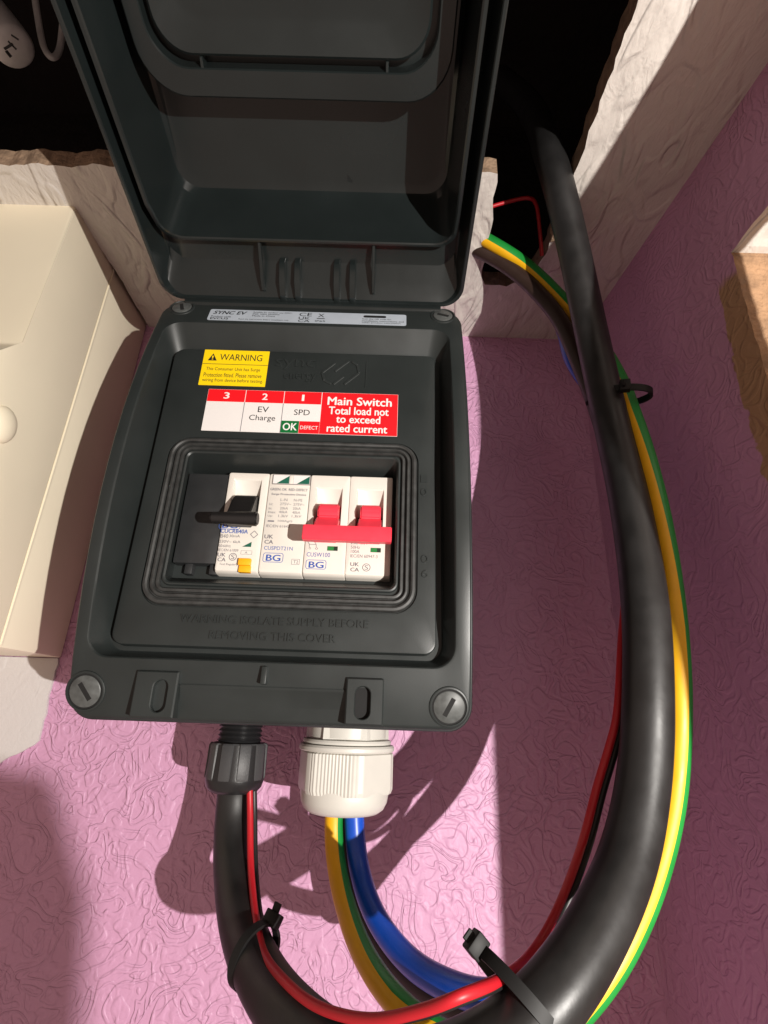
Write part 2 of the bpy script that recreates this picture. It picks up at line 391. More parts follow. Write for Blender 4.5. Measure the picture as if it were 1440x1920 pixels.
def frame_at(x, z, lift=0.0):
    """matrix whose local z points out of the bowed rim at (x, z)"""
    s = 15*2*(z-1.5)/95.5**2; up = Vector((0, s, 1)).normalized(); out = Vector((0, -1, s)).normalized(); xr = Vector((1, 0, 0))
    mt = Matrix((xr, up, out)).transposed().to_4x4(); mt.translation = Vector((x, A(z), z))+out*lift; return mt
def place(bm, mt): bmesh.ops.transform(bm, matrix=mt, verts=bm.verts[:]); return bm
for i, (x, z, ang) in enumerate(((-65.0, -84.6, 35), (65.4, -85.6, -28), (-62.5, 92.6, 20), (65, 92.2, 70))):
    rr = 5.6 if i < 2 else 4.6
    bm = bmesh.new(); n = 32
    prof = [(rr+1.7, -.3), (rr+1.5, .25), (rr+1.1, .45), (rr+.75, .45), (rr+.6, .2), (rr+.6, .02)]
    loft([[(q*math.cos(2*math.pi*k/n), q*math.sin(2*math.pi*k/n), h) for k in range(n)] for q, h in prof], False, False, bm)
    ring = finish('screw_boss', place(bm, frame_at(x, z)), 'cover_plastic', cu, 40)
    bm = bmesh.new(); prof = [(rr, -.2), (rr, .30), (rr-.25, .5), (0.01, .5)]
    loft([[(q*math.cos(2*math.pi*k/n), q*math.sin(2*math.pi*k/n), h) for k in range(n)] for q, h in prof], False, True, bm)
    sc = finish('cover_screw', place(bm, frame_at(x, z)), 'screw_grey', cu, 40)
    bm = bmesh.new(); box(bm, -.85, .85, -rr*.62, rr*.62, .4, .53)
    finish('slot', place(bm, frame_at(x, z) @ Matrix.Rotation(R(ang), 4, 'Z')), 'recess_shade_black', sc, smooth=False)  # black bar on the screw face, painted as the shaded slot
    bm = bmesh.new(); loft([[(q*math.cos(2*math.pi*k/n), q*math.sin(2*math.pi*k/n), .06) for k in range(n)] for q in (rr+.75, rr-.4)], False, False, bm)
    finish('screw_gap_shade', place(bm, frame_at(x, z)), 'recess_shade_black', sc, smooth=False)  # flat black ring paints the shade round the screw head
# latch lugs with oval slots
for x0, x1, sl, yb in ((-46.5, -31.3, (-40, -34.2), 1.2), (28.6, 42.0, (31.6, 37.6), 7.0)):
    n, mm_ = 6, 4
    def yl(z): return -4.4+(z+77)*(-.04)
    o1 = rrect(x0, x1, -92.6, -77, .4, n, mm_); o2 = rrect(x0+.5, x1-.5, -92.1, -77.5, .4, n, mm_); s1 = rrect(sl[0], sl[1], -91, -79.6, 2.85, n, mm_); s2 = rrect(sl[0]+.3, sl[1]-.3, -90.7, -79.9, 2.6, n, mm_)
    rings = [[(p[0], A(p[1])+1.5, p[1]) for p in o1], [(p[0], yl(p[1])+.5, p[1]) for p in o1], [(p[0], yl(p[1]), p[1]) for p in o2],
             [(p[0], yl(p[1]), p[1]) for p in s1], [(p[0], yl(p[1])+.3, p[1]) for p in s2]]
    lug = finish('latch_lug', loft(rings, False, False), 'cover_plastic', cu, 30)
    rings = [[(p[0], yl(p[1])+.3, p[1]) for p in s2], [(p[0], yl(p[1])+2.4, p[1]) for p in s2]]
    finish('oval_slot', loft(rings, False, True), 'recess_shade_black' if x0 > 0 else 'cover_plastic', lug, 30)  # right slot coloured black as deep shade, left one keeps the cover colour
bm = bmesh.new(); box(bm, -1.9, .1, -5.2, 2, -80.3, -74.2, .3); finish('latch_rib', bm, 'cover_plastic', cu)
bm = bmesh.new(); prism(bm, [(A(-81)-.45, -81), (A(-82)-.45, -82), (1.6, -91.5), (4, -91.5), (4, -81)], 'x', -31.2, 28.5)
bmesh.ops.bevel(bm, geom=[e for e in bm.edges], offset=.25, segments=2, affect='EDGES'); finish('latch_step', bm, 'cover_plastic', cu)

# raised wording and emblem
lettering('WARNING ISOLATE SUPPLY BEFORE', -36, 35.5, -57.4, 3.0, 0.02, 'cover_plastic', cu, raised=.5, name='raised_lettering')
lettering('REMOVING THIS COVER', -24, 23.4, -63.2, 3.0, 0.02, 'cover_plastic', cu, raised=.5, name='raised_lettering')
lettering('sync', -13, 5.5, 60.2, 6.0, 0.02, 'cover_plastic', cu, True, raised=.45, name='raised_lettering')
lettering('energy', -8.5, 6.5, 53.2, 4.6, 0.02, 'cover_plastic', cu, raised=.45, name='raised_lettering')
bm = bmesh.new()
for (xa, za, xb, zb) in ((9.0, 56.2, 14.6, 61.8), (14.8, 57.2, 21.0, 63.2), (14.5, 50.0, 19.0, 54.5), (19.5, 50.2, 26.0, 56.6), (9.0, 56.2, 10.4, 52.0), (10.4, 52.0, 13.5, 50.2), (26, 56.6, 25, 61.0), (25, 61.0, 22.4, 63.0)):
    d = Vector((xb-xa, 0, zb-za)); L_ = d.length; a = math.atan2(d.z, d.x)
    box(bm, -L_/2, L_/2, -.5, .1, -.6, .6, .15, 1, Matrix.Translation(((xa+xb)/2, 0, (za+zb)/2)) @ Matrix.Rotation(-a, 4, 'Y'))
finish('raised_emblem', bm, 'cover_plastic', cu)
bm = bmesh.new(); box(bm, 29, 29.5, -.3, .1, 48.8, 63.4, .1, 1); finish('raised_edge', bm, 'cover_plastic', cu)
for x, z, t_ in ((56, 4, 'I'), (56, -2, 'o'), (56.4, -31, 'O'), (56.6, -37, '6')):
    lettering(t_, x-1.3, x+1.3, z, 3.2, 0.02, 'cover_plastic', cu, raised=.45, name='raised_lettering')

# stickers
ya = lambda z: A(z)-.05
lb = slab('rating_label', -48, 47.2, 83.0, 91.9, 0, .12, 'label_silver', cu, 1.0, ya, 6)
yt = lambda z: A(z)-.25
lettering('SYNC EV', -46, -30, 89.2, 2.6, yt, 'ink_black', lb, True, shear=.25)
lettering('Product code', -46.5, -37, 86.0, 1.2, yt, 'ink_black', lb); lettering('EVCU2', -46.5, -38, 84.4, 1.3, yt, 'ink_black', lb, True)
for k, t_ in enumerate(('Suitable for outdoor use 230V~', 'IP65 100A 50/60Hz', 'Made in China')):
    lettering(t_, -27, (-8, -14, -16)[k], 90.3-k*1.5, 1.0, yt, 'ink_black', lb)
lettering('Read the instructions before installation only', -33, -9, 84.3, 1.1, yt, 'ink_black', lb)
lettering('CE', -4.5, 1.5, 89.6, 2.8, yt, 'ink_black', lb); lettering('UK', -4.5, 1.0, 86.6, 2.0, yt, 'ink_black', lb); lettering('CA', -4.5, 1.0, 84.4, 2.0, yt, 'ink_black', lb)
slab('print_bar', 4.2, 8, 86.4, 86.9, 0, .03, 'ink_black', lb, .1, lambda z: A(z)-.22)
lettering('X', 4.6, 7.6, 89.2, 2.8, yt, 'ink_black', lb); lettering('IP65', 3.6, 8.4, 84.6, 1.2, yt, 'ink_black', lb)
slab('print_bar', 26.5, 37.5, 88.6, 90.4, 0, .03, 'ink_black', lb, .85, lambda z: A(z)-.22)
for k, t_ in enumerate(('Scan the QR code for', 'installation instructions and', 'other product information')):
    lettering(t_, 26, (40, 46, 44.5)[k], 87.4-k*1.5, 1.05, yt, 'ink_black', lb)

wl = slab('warning_sticker', -46.8, -16.4, 47.6, 67.3, -.02, .15, 'label_yellow', cu)
wl.location = (0, 0, 0)
y_ = -.22
lettering('WARNING', -39.2, -19.4, 63.3, 3.6, y_, 'ink_black', wl)
bm = bmesh.new(); prism(bm, [(-44.6, 61.2), (-40.4, 61.2), (-42.5, 65.2)], 'y', y_-.02, y_+.04); tri = finish('warning_triangle', bm, 'ink_black', wl, smooth=False)
lettering('!', -42.8, -42.2, 62.8, 2.2, y_-.05, 'label_yellow', tri, True)
slab('rule_line', -46.7, -16.5, 59.2, 59.45, y_+.05, .04, 'ink_black', wl, .1)
for k, t_ in enumerate(('This Consumer Unit has Surge', 'Protection fitted. Please remove', 'wiring from device before testing.')):
    lettering(t_, (-44.6, -45.2, -45.4)[k], (-19.6, -18.6, -17.6)[k], (56.4, 53.3, 50.2)[k], 2.3, y_, 'ink_black', wl)

st = slab('circuit_label_strip', -41.6, 44.3, 24.0, 45.6, -.02, .12, 'label_white', cu)
rot = None
def cell(n_, x0, x1, z0, z1, m_): return slab(n_, x0, x1, z0, z1, -.15, .05, m_, st, .05)
XS = (-41.5, -24.3, -6.9, 10.1, 44.2)
for k in range(3):
    cell('header_cell', XS[k], XS[k+1]-.3, 39.1, 45.5, 'label_red')
    lettering(str(3-k), (XS[k]+XS[k+1])/2-(1.2, 1.2, .6)[k], (XS[k]+XS[k+1])/2+(1.1, 1.1, .5)[k], 42.3, 3.3, y_-.02, 'ink_white', st, k < 2)
    if k: slab('rule_line', XS[k]-.3, XS[k]-.02, 24.1, 39, -.15, .04, 'ink_grey', st, .05)
cell('main_switch_cell', XS[3], XS[4], 24.1, 45.5, 'label_red')
cell('ok_cell', XS[2], .9, 24.1, 30.2, 'label_green'); cell('defect_cell', 1.0, XS[3]-.1, 24.1, 30.2, 'label_red')
lettering('EV', -18, -13.2, 35.6, 2.9, y_, 'ink_black', st); lettering('Charge', -21.4, -9.8, 30.9, 3.6, y_, 'ink_black', st)
lettering('SPD', -1.8, 5.2, 34.7, 2.9, y_, 'ink_black', st); lettering('OK', -6.0, .1, 27.2, 3.6, y_-.02, 'ink_white', st, True); lettering('DEFECT', 1.6, 9.4, 27.0, 1.8, y_-.02, 'ink_white', st)
lettering('Main Switch', 12.8, 41.4, 41.2, 4.2, y_-.02, 'ink_white', st, True)
lettering('Total load not', 13.6, 40.2, 36.2, 3.9, y_-.02, 'ink_white', st, True); lettering('to exceed', 17.2, 36.6, 31.9, 3.8, y_-.02, 'ink_white', st, True); lettering('rated current', 13.4, 39.8, 27.2, 3.8, y_-.02, 'ink_white', st, True)

# ------------------------------------------------------------------ the lid
PHI = R(12); HY, HZ = 0.0, 98.0
def LP(u, v, w):
    w *= max(0, min(1, (v+.5)/15))
    return Vector((1+u, HY-v*math.cos(PHI)-w*math.sin(PHI), HZ+v*math.sin(PHI)-w*math.cos(PHI)))
def lip(v): return -9+7.5*max(0, min(1, (v-25)/16))
def lring(u, v0, v1, r, w, n=8, m=14): return [LP(p[0], p[1], w(p[1]) if callable(w) else w) for p in rrect(-u, u, v0, v1, r, n, m)]
rings = [lring(60, 12, 178, 14, -44), lring(68, 4, 186, 12, -41), lring(72.2, 0, 190, 10, -24), lring(73, -.5, 191, 10, -14), lring(73, -.5, 191, 10, -.6), lring(72.6, -.2, 190.6, 9.7, 0), lring(71.6, .5, 189.8, 9, 0), lring(71.2, .8, 189.4, 8.8, -.5),
         lring(70.4, 1.2, 188.8, 8.4, -9), lring(70.0, 4, 188.4, 8.2, -11), lring(69.2, 8, 188, 8, -13.5), lring(68.4, 13, 187.6, 8, -14), lring(67.6, 19, 187, 8, -14), lring(67.0, 23.6, 186.6, 8, -14),
         lring(66.8, 24.0, 186.4, 8, lip), lring(65.6, 24.8, 185.8, 8, lip), lring(65.0, 25.4, 185.4, 8, lambda v: lip(v)-.6),
         lring(63.4, 32, 182, 9, -34), lring(62.6, 34, 181, 10, -36.8), lring(61, 38, 179, 12, -38),
         lring(59.0, 73.6, 173, 16, -38), lring(58.8, 73.9, 172.8, 16, -21.6), lring(58.2, 74.5, 172.2, 15.6, -21), lring(53.0, 82.6, 167, 13, -21), lring(52.6, 83.0, 166.6, 12.8, -21.6),
         lring(52.4, 83.2, 166.4, 12.6, -28), lring(50.4, 86, 164, 12, -28), lring(50.2, 86.2, 163.8, 12, -23), lring(49.4, 87, 163, 11.6, -22.4), lring(43, 95, 156, 10, -26), lring(41, 97, 154, 9, -26.4)]
lid = finish('lid', loft(rings, True, True), 'lid_plastic', cu, 26)
def lid_prism(name, outline, u0, u1):
    bm = bmesh.new(); a = [bm.verts.new(LP(u0, v, w)) for v, w in outline]; b = [bm.verts.new(LP(u1, v, w)) for v, w in outline]; n = len(outline)
    bm.faces.new(a); bm.faces.new(list(reversed(b)))
    for i in range(n): bm.faces.new((a[i], b[i], b[(i+1) % n], a[(i+1) % n]))
    bmesh.ops.bevel(bm, geom=bm.edges[:], offset=.25, segments=1, affect='EDGES')
    return finish(name, bm, 'lid_plastic', lid, 30)
for u in (-24.4, 29.0): lid_prism('stiffening_rib', [(3.5, -13), (4.5, -3.5), (9, -4.0), (24, -10.6), (24, -13)], u, u+1.5)
for u in (-15.6, -8.3, 10.6, 18.2): lid_prism('hinge_knuckle', [(-1.2, -1), (-1.2, 2.0), (3, 2.2), (9, -3.5), (14.5, -9.0), (14.5, -13), (2, -13)], u, u+3.0)
bm = bmesh.new(); prism(bm, [(3.5+3*math.cos(R(q)), 97.6+3*math.sin(R(q))) for q in range(0, 360, 20)], 'x', -62, 64); finish('hinge_barrel', bm, 'lid_plastic', lid, 40)
for u in (-36, 34): lid_prism('frame_clip', [(82.8, -28), (82.8, -21.4), (86, -22.6), (86, -28)], u, u+1.2)

# ------------------------------------------------------------------ modules behind the window
def device(name, label, cat, x0, x1, recesses):
    t = thing(name, label, cat); FY = 8.0; z0, z1 = -36.8, 8.2
    xs = [x0]+[(recesses[i][1]+recesses[i+1][0])/2 for i in range(len(recesses)-1)]+[x1]
    for i in range(len(xs)-1):
        a, b = xs[i], xs[i+1]; n, m = 3, 3
        def q(x0_, x1_, z0_, z1_, r, y): return [(p[0], (y(p[1]) if callable(y) else y), p[1]) for p in rrect(x0_, x1_, z0_, z1_, r, n, m)]
        rings = [q(a, b, z0-.6, z1, .5, 46), q(a, b, z0-.6, z1, .5, FY+2.6), q(a, b, z0, z1, .6, FY+.7), q(a+.15, b-.15, z0+.5, z1-.3, .8, FY+.15), q(a+.5, b-.5, z0+1.2, z1-.7, .8, FY)]
        if recesses[i]:
            ra, rb, rz0, rz1 = recesses[i]; dep = lambda z: FY+.15+max(0, (rz1-z))*.52
            rings += [q(ra, rb, rz0, rz1, .5, FY), q(ra+.5, rb-.3, rz0+.3, rz1-.6, .3, dep)]
        finish('housing', loft(rings, False, True), 'device_white', t, 30)
    return t
FT = 7.93
ukca = lambda x0, x1, y1, y2, t, m='ink_grey': (ptext('UK', x0, x1, y1, 7, FT, m, t, True), ptext('CA', x0, x1, y2, 7, FT, m, t, True))
def smark(px, py, rp, t):
    c = un(px, py, FT); r = rp*.235; circle_outline(c.x, c.z, r, .28, FT, 'ink_grey', t)
    ptext('S', px-3.4, px+3.4, py, 8.5, FT, 'ink_grey', t)
def bgbox(px0, px1, py0, py1, t):
    a, b = un(px0, py0, FT), un(px1, py1, FT); frame_outline(a.x, b.x, b.z, a.z, 1.0, .22, FT, 'ink_blue', t)
    w = px1-px0; ptext('BG', px0+w*.14, px1-w*.12, (py0+py1)/2+.5, (py1-py0)*.62, FT-.02, 'ink_blue', t, True)

rc = device('circuit_breaker', 'white circuit breaker with black lever and amber test button beside the blank module', 'breaker', -28.9, -11.15, [(-26.6, -14.2, -14.0, 5.2)])
bm = bmesh.new()
prism(bm, [(13, -1.5), (8.2, -2.6), (4.8, -4.4), (3.0, -8), (-1.5, -15), (-1, -19), (4, -19), (13, -12)], 'x', -24.6, -14.8)
bmesh.ops.bevel(bm, geom=bm.edges[:], offset=.5, segments=2, affect='EDGES'); lev = finish('lever', bm, 'switch_black', rc)
bm = bmesh.new(); pr = [(-6.0+2.8*math.cos(R(a)), -18.6+3.0*math.sin(R(a))) for a in range(0, 360, 24)]
prism(bm, pr, 'x', -28.6, -10.0)
for v in bm.verts:
    if v.co.x < -20: v.co.y = -6+(v.co.y+6)*.8; v.co.z = -18.6+(v.co.z+18.6)*.75
bmesh.ops.bevel(bm, geom=[e for e in bm.edges if abs(e.verts[0].co.x-e.verts[1].co.x) < .01], offset=.6, segments=2, affect='EDGES')
finish('grip', bm, 'switch_black', lev)
bm = bmesh.new(); a, b = un(449, 1048, 8), un(470, 1073, 8)
box(bm, a.x, b.x-.2, 6.4, 9, (a.z+b.z)/2-.2, a.z, .3); box(bm, a.x+.4, b.x, 6.9, 9.5, b.z-.3, (a.z+b.z)/2-.25, .3); finish('test_button', bm, 'test_amber', rc)
bgbox(412, 450, 976, 993, rc)
ptext('CUCRB40A', 414, 465, 996, 7.5, FT, 'ink_blue', rc, True); ptext('B40', 413.5, 428, 1005, 7, FT, 'ink_grey', rc); ptext('30mA', 430, 450, 1005, 5, FT, 'ink_grey', rc)
ptext('230V~ 6kA', 411, 451, 1015.5, 5, FT, 'ink_grey', rc); ptext('50/60Hz', 410, 433, 1023.5, 5, FT, 'ink_grey', rc); ptext('IEC/EN 61009', 409, 447, 1031.5, 5, FT, 'ink_grey', rc)
ukca(408, 423, 1040, 1049, rc); smark(436.5, 1044, 7, rc); ptext('Test Regularly', 411, 446, 1058.5, 5, FT, 'ink_grey', rc)
a, b = un(454, 1025, FT), un(472, 1016, FT); bm = bmesh.new(); prism(bm, [(a.x, a.z), (b.x, a.z), (b.x, b.z)], 'y', FT-.02, FT+.06); finish('indicator_flag', bm, 'flag_teal', rc, smooth=False)
c = un(476.5, 1002, FT); bm = bmesh.new()
for q in range(4):
    box(bm, -1.1, 1.1, -.03, .05, -.12, .12, 0, 1, Matrix.Translation((c.x, FT, c.z)) @ Matrix.Rotation(R(45+90*q), 4, 'Y') @ Matrix.Translation((0, 0, 1.1)))
finish('approval_mark', bm, 'ink_grey', rc, smooth=False)
a, b = un(452, 1032, FT), un(472, 1040, FT); frame_outline(a.x, b.x, b.z, a.z, .1, .12, FT, 'ink_grey', rc); ptext('A', 459, 464, 1036, 4, FT, 'ink_grey', rc)

sp = device('surge_protector', 'white surge protection module with two small status windows between breaker and red switch', 'surge protector', -10.95, 6.95, [None])
a, b = un(514, 891, FT), un(580, 909, FT)
bm = bmesh.new(); box(bm, a.x-.4, b.x+.4, FT-.35, FT+.3, b.z-.3, a.z+.3, .15); fr = finish('status_frame', bm, 'device_seam', sp)
mid = (a.x+b.x)/2
for x0, x1 in ((a.x, mid-.9), (mid+.9, b.x)):
    bm = bmesh.new(); box(bm, x0, x1, FT-.42, FT, b.z, a.z); w = finish('status_window', bm, 'label_white', sp, smooth=False)
    bm = bmesh.new(); prism(bm, [(x0+1.6, b.z+.05), (x1-.05, b.z+.05), (x1-.05, a.z-.3)], 'y', FT-.46, FT-.40); finish('status_flag', bm, 'flag_teal', w, smooth=False)
bm = bmesh.new(); box(bm, mid-.8, mid+.8, FT-.5, FT, b.z, a.z, .1); finish('window_post', bm, 'device_white', sp)
for t_, p0, p1, py, h in (('GREEN: OK  RED: DEFECT', 507, 577, 918, 4.6), ('Surge Protective Device', 509, 574, 927.5, 4.6), ('L-N', 526, 539, 937, 5), ('N-PE', 551, 567, 938, 5), ('Uc:', 505, 512, 945, 4.5), ('275V~', 525, 546, 945, 4.8), ('275V~', 550, 571, 946, 4.8),
                          ('In:', 504, 510, 953, 4.5), ('20kA', 525, 540, 953, 4.8), ('20kA', 549, 564, 953.5, 4.8), ('Imax:', 503, 517, 960, 4.5), ('40kA', 523, 539, 960, 4.8), ('40kA', 548, 563, 961, 4.8), ('Up:', 502, 511, 967.5, 4.5), ('1.3kV', 522, 540, 967.5, 4.8), ('1.3kV', 547, 565, 968, 4.8),
                          ('100AgG', 521, 548, 977.5, 4.8), ('IEC/EN 61643', 499, 543, 986.5, 5)):
    ptext(t_, p0, p1, py, h, FT, 'ink_grey', sp, t_[0] in 'GS')
slab('fuse_symbol', un(502, 976, FT).x, un(514, 976, FT).x, un(502, 978, FT).z, un(502, 975.5, FT).z, FT+.03, .04, 'ink_grey', sp, .1)
ukca(496, 512, 1006, 1016, sp); ptext('CUSPDT21N', 495, 549, 1028, 7, FT, 'ink_blue', sp); bgbox(494, 530, 1036, 1055, sp)
a, b = un(547, 1048, FT), un(561, 1059, FT); frame_outline(a.x, b.x, b.z, a.z, .1, .15, FT, 'ink_grey', sp); ptext('T2', 550, 559, 1053.5, 6, FT, 'ink_grey', sp)

ms = device('main_switch', 'white double main switch with a wide red bar across its two levers', 'main switch', 7.15, 43.1, [(9.8, 21.4, -16, 2.4), (27.6, 39.4, -16, 2.2)])
for x in (12.0, 29.8):
    bm = bmesh.new(); prism(bm, [(14, -4), (7.0, -5.8), (3.6, -7.6), (2.6, -10.4), (3.2, -13.2), (14, -15)], 'x', x, x+8.6)
    bmesh.ops.bevel(bm, geom=bm.edges[:], offset=.6, segments=3, affect='EDGES'); lv = finish('lever', bm, 'switch_red', ms)
    bm = bmesh.new(); prism(bm, [(14, -13), (4.2, -13.0), (1.2, -16.5), (-2, -21), (2, -25), (10, -20)], 'x', x-.6, x+9.0)
    bmesh.ops.bevel(bm, geom=bm.edges[:], offset=.4, segments=2, affect='EDGES'); finish('lever_arm', bm, 'switch_red', lv)
a, b = un(568, 983, -5), un(734, 1012, -5)
bm = bmesh.new(); zt, zb = un(568, 982, -5).z, un(570, 1010, -5).z
prism(bm, [(-4.6, zt), (-5.0, zt-1), (-5.0, zb+.8), (-4.4, zb), (-1.2, zb), (-.2, zb+2), (-.4, zt-.6), (-1.2, zt)], 'x', a.x, b.x)
bmesh.ops.bevel(bm, geom=bm.edges[:], offset=.22, segments=2, affect='EDGES'); finish('switch_bar', bm, 'switch_red', ms)
for p0, p1, q0, q1 in ((614, 633, 1024, 1033), (695, 714, 1027, 1036)):
    a, b = un(p0, q0, FT), un(p1, q1, FT); m_ = a.x+(b.x-a.x)*.62
    w = slab('indicator_window', a.x, b.x, b.z, a.z, FT+.03, .06, 'flag_dark', ms, .1); slab('indicator_flag', a.x+.1, m_, b.z+.1, a.z-.1, FT-.05, .04, 'green_flag', w, .1)
ptext('CUSW100', 575, 619, 1040, 8, FT, 'ink_blue', ms); bgbox(574, 611, 1049, 1068, ms)
for t_, p0, p1, py, h in (('230/400V~', 658, 695, 1018, 6), ('50Hz', 658, 675, 1026, 6), ('100A', 658, 674, 1034, 6), ('IEC/EN 60947-3', 657, 708, 1043, 6), ('o', 579, 583, 1028, 4), ('o', 591, 596, 1028.5, 4)): ptext(t_, p0, p1, py, h, FT, 'ink_grey', ms)
bm = bmesh.new()
for (p0, q0, p1, q1) in ((576, 1014, 580, 1020), (580, 1020, 580, 1026), (589, 1014, 593, 1021), (593, 1021, 593, 1026), (580, 1020.5, 593, 1021)):
    a, b = un(p0, q0, FT), un(p1, q1, FT); d = b-a
    box(bm, -d.length/2, d.length/2, -.03, .05, -.1, .1, 0, 1, Matrix.Translation((a+b)/2) @ Matrix.Rotation(-math.atan2(d.z, d.x), 4, 'Y'))
finish('switch_symbol', bm, 'ink_grey', ms, smooth=False)
ukca(657, 673, 1058, 1068, ms); smark(687, 1064, 7.2, ms)

bl = thing('blank_module', 'dark grey blank filler module beside the black lever breaker', 'blank module')
bm = bmesh.new(); box(bm, -47.2, -29.15, 9.2, 40, -33.4, 7.6, .6); finish('housing', bm, 'blank_plastic', bl)
for x in (-45.8, -35.5):
    bm = bmesh.new(); box(bm, x+3.6, x+6.8, 10.5, 16, -37.6, -33.2, .3); finish('clip_foot', bm, 'blank_plastic', bl)

# ------------------------------------------------------------------ cable glands
gb = thing('black_gland', 'small black ribbed cable gland under the switch box', 'cable gland'); gx, gy = -21.2, 53.0
bm = bmesh.new(); prof = [(8.8, -85.5)]
for k in range(9): prof += [(9.6, -86.5-k*1.9), (8.7, -87.4-k*1.9)]
lathe(bm, prof+[(8.6, -104)], 32, gx, gy); finish('thread', bm, 'gland_black', gb, 50)
def ribs(th, r, z): return 1.0 if (th*10/(2*math.pi)) % 1 < .62 else .93
bm = bmesh.new(); lathe(bm, [(8.8, -102.6), (12.0, -102.8), (12.6, -103.6), (12.8, -116), (12.3, -117.2)], 120, gx, gy, ribs); finish('cap_nut', bm, 'gland_sheen_grey', gb, 40)
bm = bmesh.new(); lathe(bm, [(11.9, -103.4), (12.5, -116.4), (12.4, -117.4), (11.6, -120), (10.2, -121.6), (8.6, -122.2), (8.2, -121)], 48, gx, gy); finish('sealing_dome', bm, 'gland_black', gb, 40)

gw = thing('white_gland', 'large white cable gland with fluted hexagonal nut under the switch box', 'cable gland'); gx2, gy2 = 26.6, 53.0
hexa = lambda th, r, z: 1/max(math.cos(((th+R(12)) % R(60))-R(30)), .5)*.905
def hexr(th, r, z):
    k = int(((th+R(12)) % R(360))//R(60)); fl = .006*math.cos(th*84) if k % 2 == 0 else 0
    return min(hexa(th, r, z), .985)+fl
bm = bmesh.new(); lathe(bm, [(17.2, -86.5), (17.2, -99)], 40, gx2, gy2); finish('thread', bm, 'gland_white', gw, 40)
bm = bmesh.new(); lathe(bm, [(16, -93.8), (18.2, -94), (18.4, -99.4), (17, -99.8)], 6, gx2, gy2); finish('body_hex', bm, 'gland_white', gw, 20)
bm = bmesh.new(); lathe(bm, [(16, -99.4), (19.2, -99.8), (19.5, -100.6), (19.2, -101.4), (17, -101.6)], 48, gx2, gy2); finish('washer', bm, 'gland_white', gw, 30)
bm = bmesh.new(); lathe(bm, [(17, -101.5), (20.4, -101.8), (20.9, -102.6), (20.9, -103.8), (20.3, -104.4), (17, -104.6)], 64, gx2, gy2); finish('flange', bm, 'gland_white', gw, 30)
bm = bmesh.new(); lathe(bm, [(19.6, -104.4), (20.9, -105.0), (20.9, -118.5), (20.2, -120.2)], 504, gx2, gy2, hexr); finish('cap_nut', bm, 'gland_white', gw, 22)
bm = bmesh.new(); lathe(bm, [(18.7, -118), (18.9, -121), (18.4, -123.8), (17.0, -126.4), (15, -127.8), (12.6, -128.2), (11.8, -127)], 64, gx2, gy2); finish('sealing_dome', bm, 'gland_white', gw, 35)

# ------------------------------------------------------------------ cables
def path(l): return [P(*q) for q in l]
BIG = [(443, 1440, 223), (441, 1490, 222), (437, 1550, 216), (438, 1630, 203), (452, 1730, 182), (487, 1825, 160), (548, 1910, 141), (645, 1985, 127), (780, 2015, 119), (915, 1970, 118), (1030, 1875, 122), (1120, 1740, 133), (1180, 1600, 146), (1208, 1450, 157), (1215, 1300, 165), (1208, 1120, 180), (1178, 930, 208), (1143, 780, 233), (1108, 620, 251), (1072, 450, 258), (1045, 340, 258), (1028, 285, 264), (1012, 235, 285), (985, 190, 310), (940, 150, 340)]
big = tag(tube('armoured_cable', path(BIG), 7.75, 'sheath_black', n=32), 'thick black sheathed cable looping from the black gland up into the hole', 'cable')
EARTH = [(632, 1490, 222), (626, 1530, 221), (628, 1600, 214), (645, 1690, 196), (682, 1790, 172), (745, 1880, 152), (830, 1945, 140), (930, 1975, 136), (1020, 1945, 134), (1092, 1885, 134), (1165, 1785, 140), (1225, 1650, 150), (1262, 1500, 160), (1274, 1340, 168), (1268, 1180, 178), (1248, 1020, 194), (1218, 880, 212), (1185, 775, 232), (1158, 705, 250), (1112, 630, 272), (1042, 550, 284), (985, 497, 290), (925, 458, 293), (860, 425, 300), (790, 410, 310)]
tw = [-40]*6+[-60, -90, -120]+[-140]*6+[-155, -170]+[-180]*8
tag(tube('earth_cable', path(EARTH), 3.95, ['insulation_green', 'insulation_yellow'], n=28, split=(12, 168), twist=tw), 'green and yellow striped earth cable curving beside the thick black cable', 'cable')
def bundle(src, dpx, dd): return [(a+dpx[0], b+dpx[1], d+dd) for a, b, d in src]
BLUE = [(664, 1490, 224), (664, 1530, 222), (672, 1620, 214), (702, 1715, 198), (765, 1800, 178), (850, 1852, 160), (935, 1868, 150), (1020, 1835, 147), (1090, 1740, 152), (1155, 1620, 162), (1198, 1450, 175), (1208, 1290, 186), (1200, 1100, 202), (1170, 900, 230), (1128, 760, 257), (1074, 676, 270), (1056, 612, 284), (1010, 544, 296), (966, 500, 303), (905, 464, 310), (830, 440, 318)]
tag(tube('neutral_cable', path(BLUE), 4.3, 'insulation_blue'), 'blue insulated cable hanging from the white gland', 'cable')
BROWN = [(648, 1490, 232), (648, 1540, 230), (662, 1640, 220), (700, 1745, 200), (770, 1835, 178), (860, 1890, 160), (945, 1895, 150), (1030, 1850, 146), (1105, 1745, 150), (1160, 1610, 160), (1192, 1450, 171), (1202, 1290, 180), (1192, 1100, 196), (1160, 900, 224), (1118, 760, 246), (1086, 680, 262), (1050, 600, 276), (1005, 545, 286), (960, 505, 293), (900, 470, 300), (830, 445, 310)]
tag(tube('live_cable', path(BROWN), 4.3, 'insulation_brown'), 'dark brown insulated cable running below the green and yellow cable', 'cable')
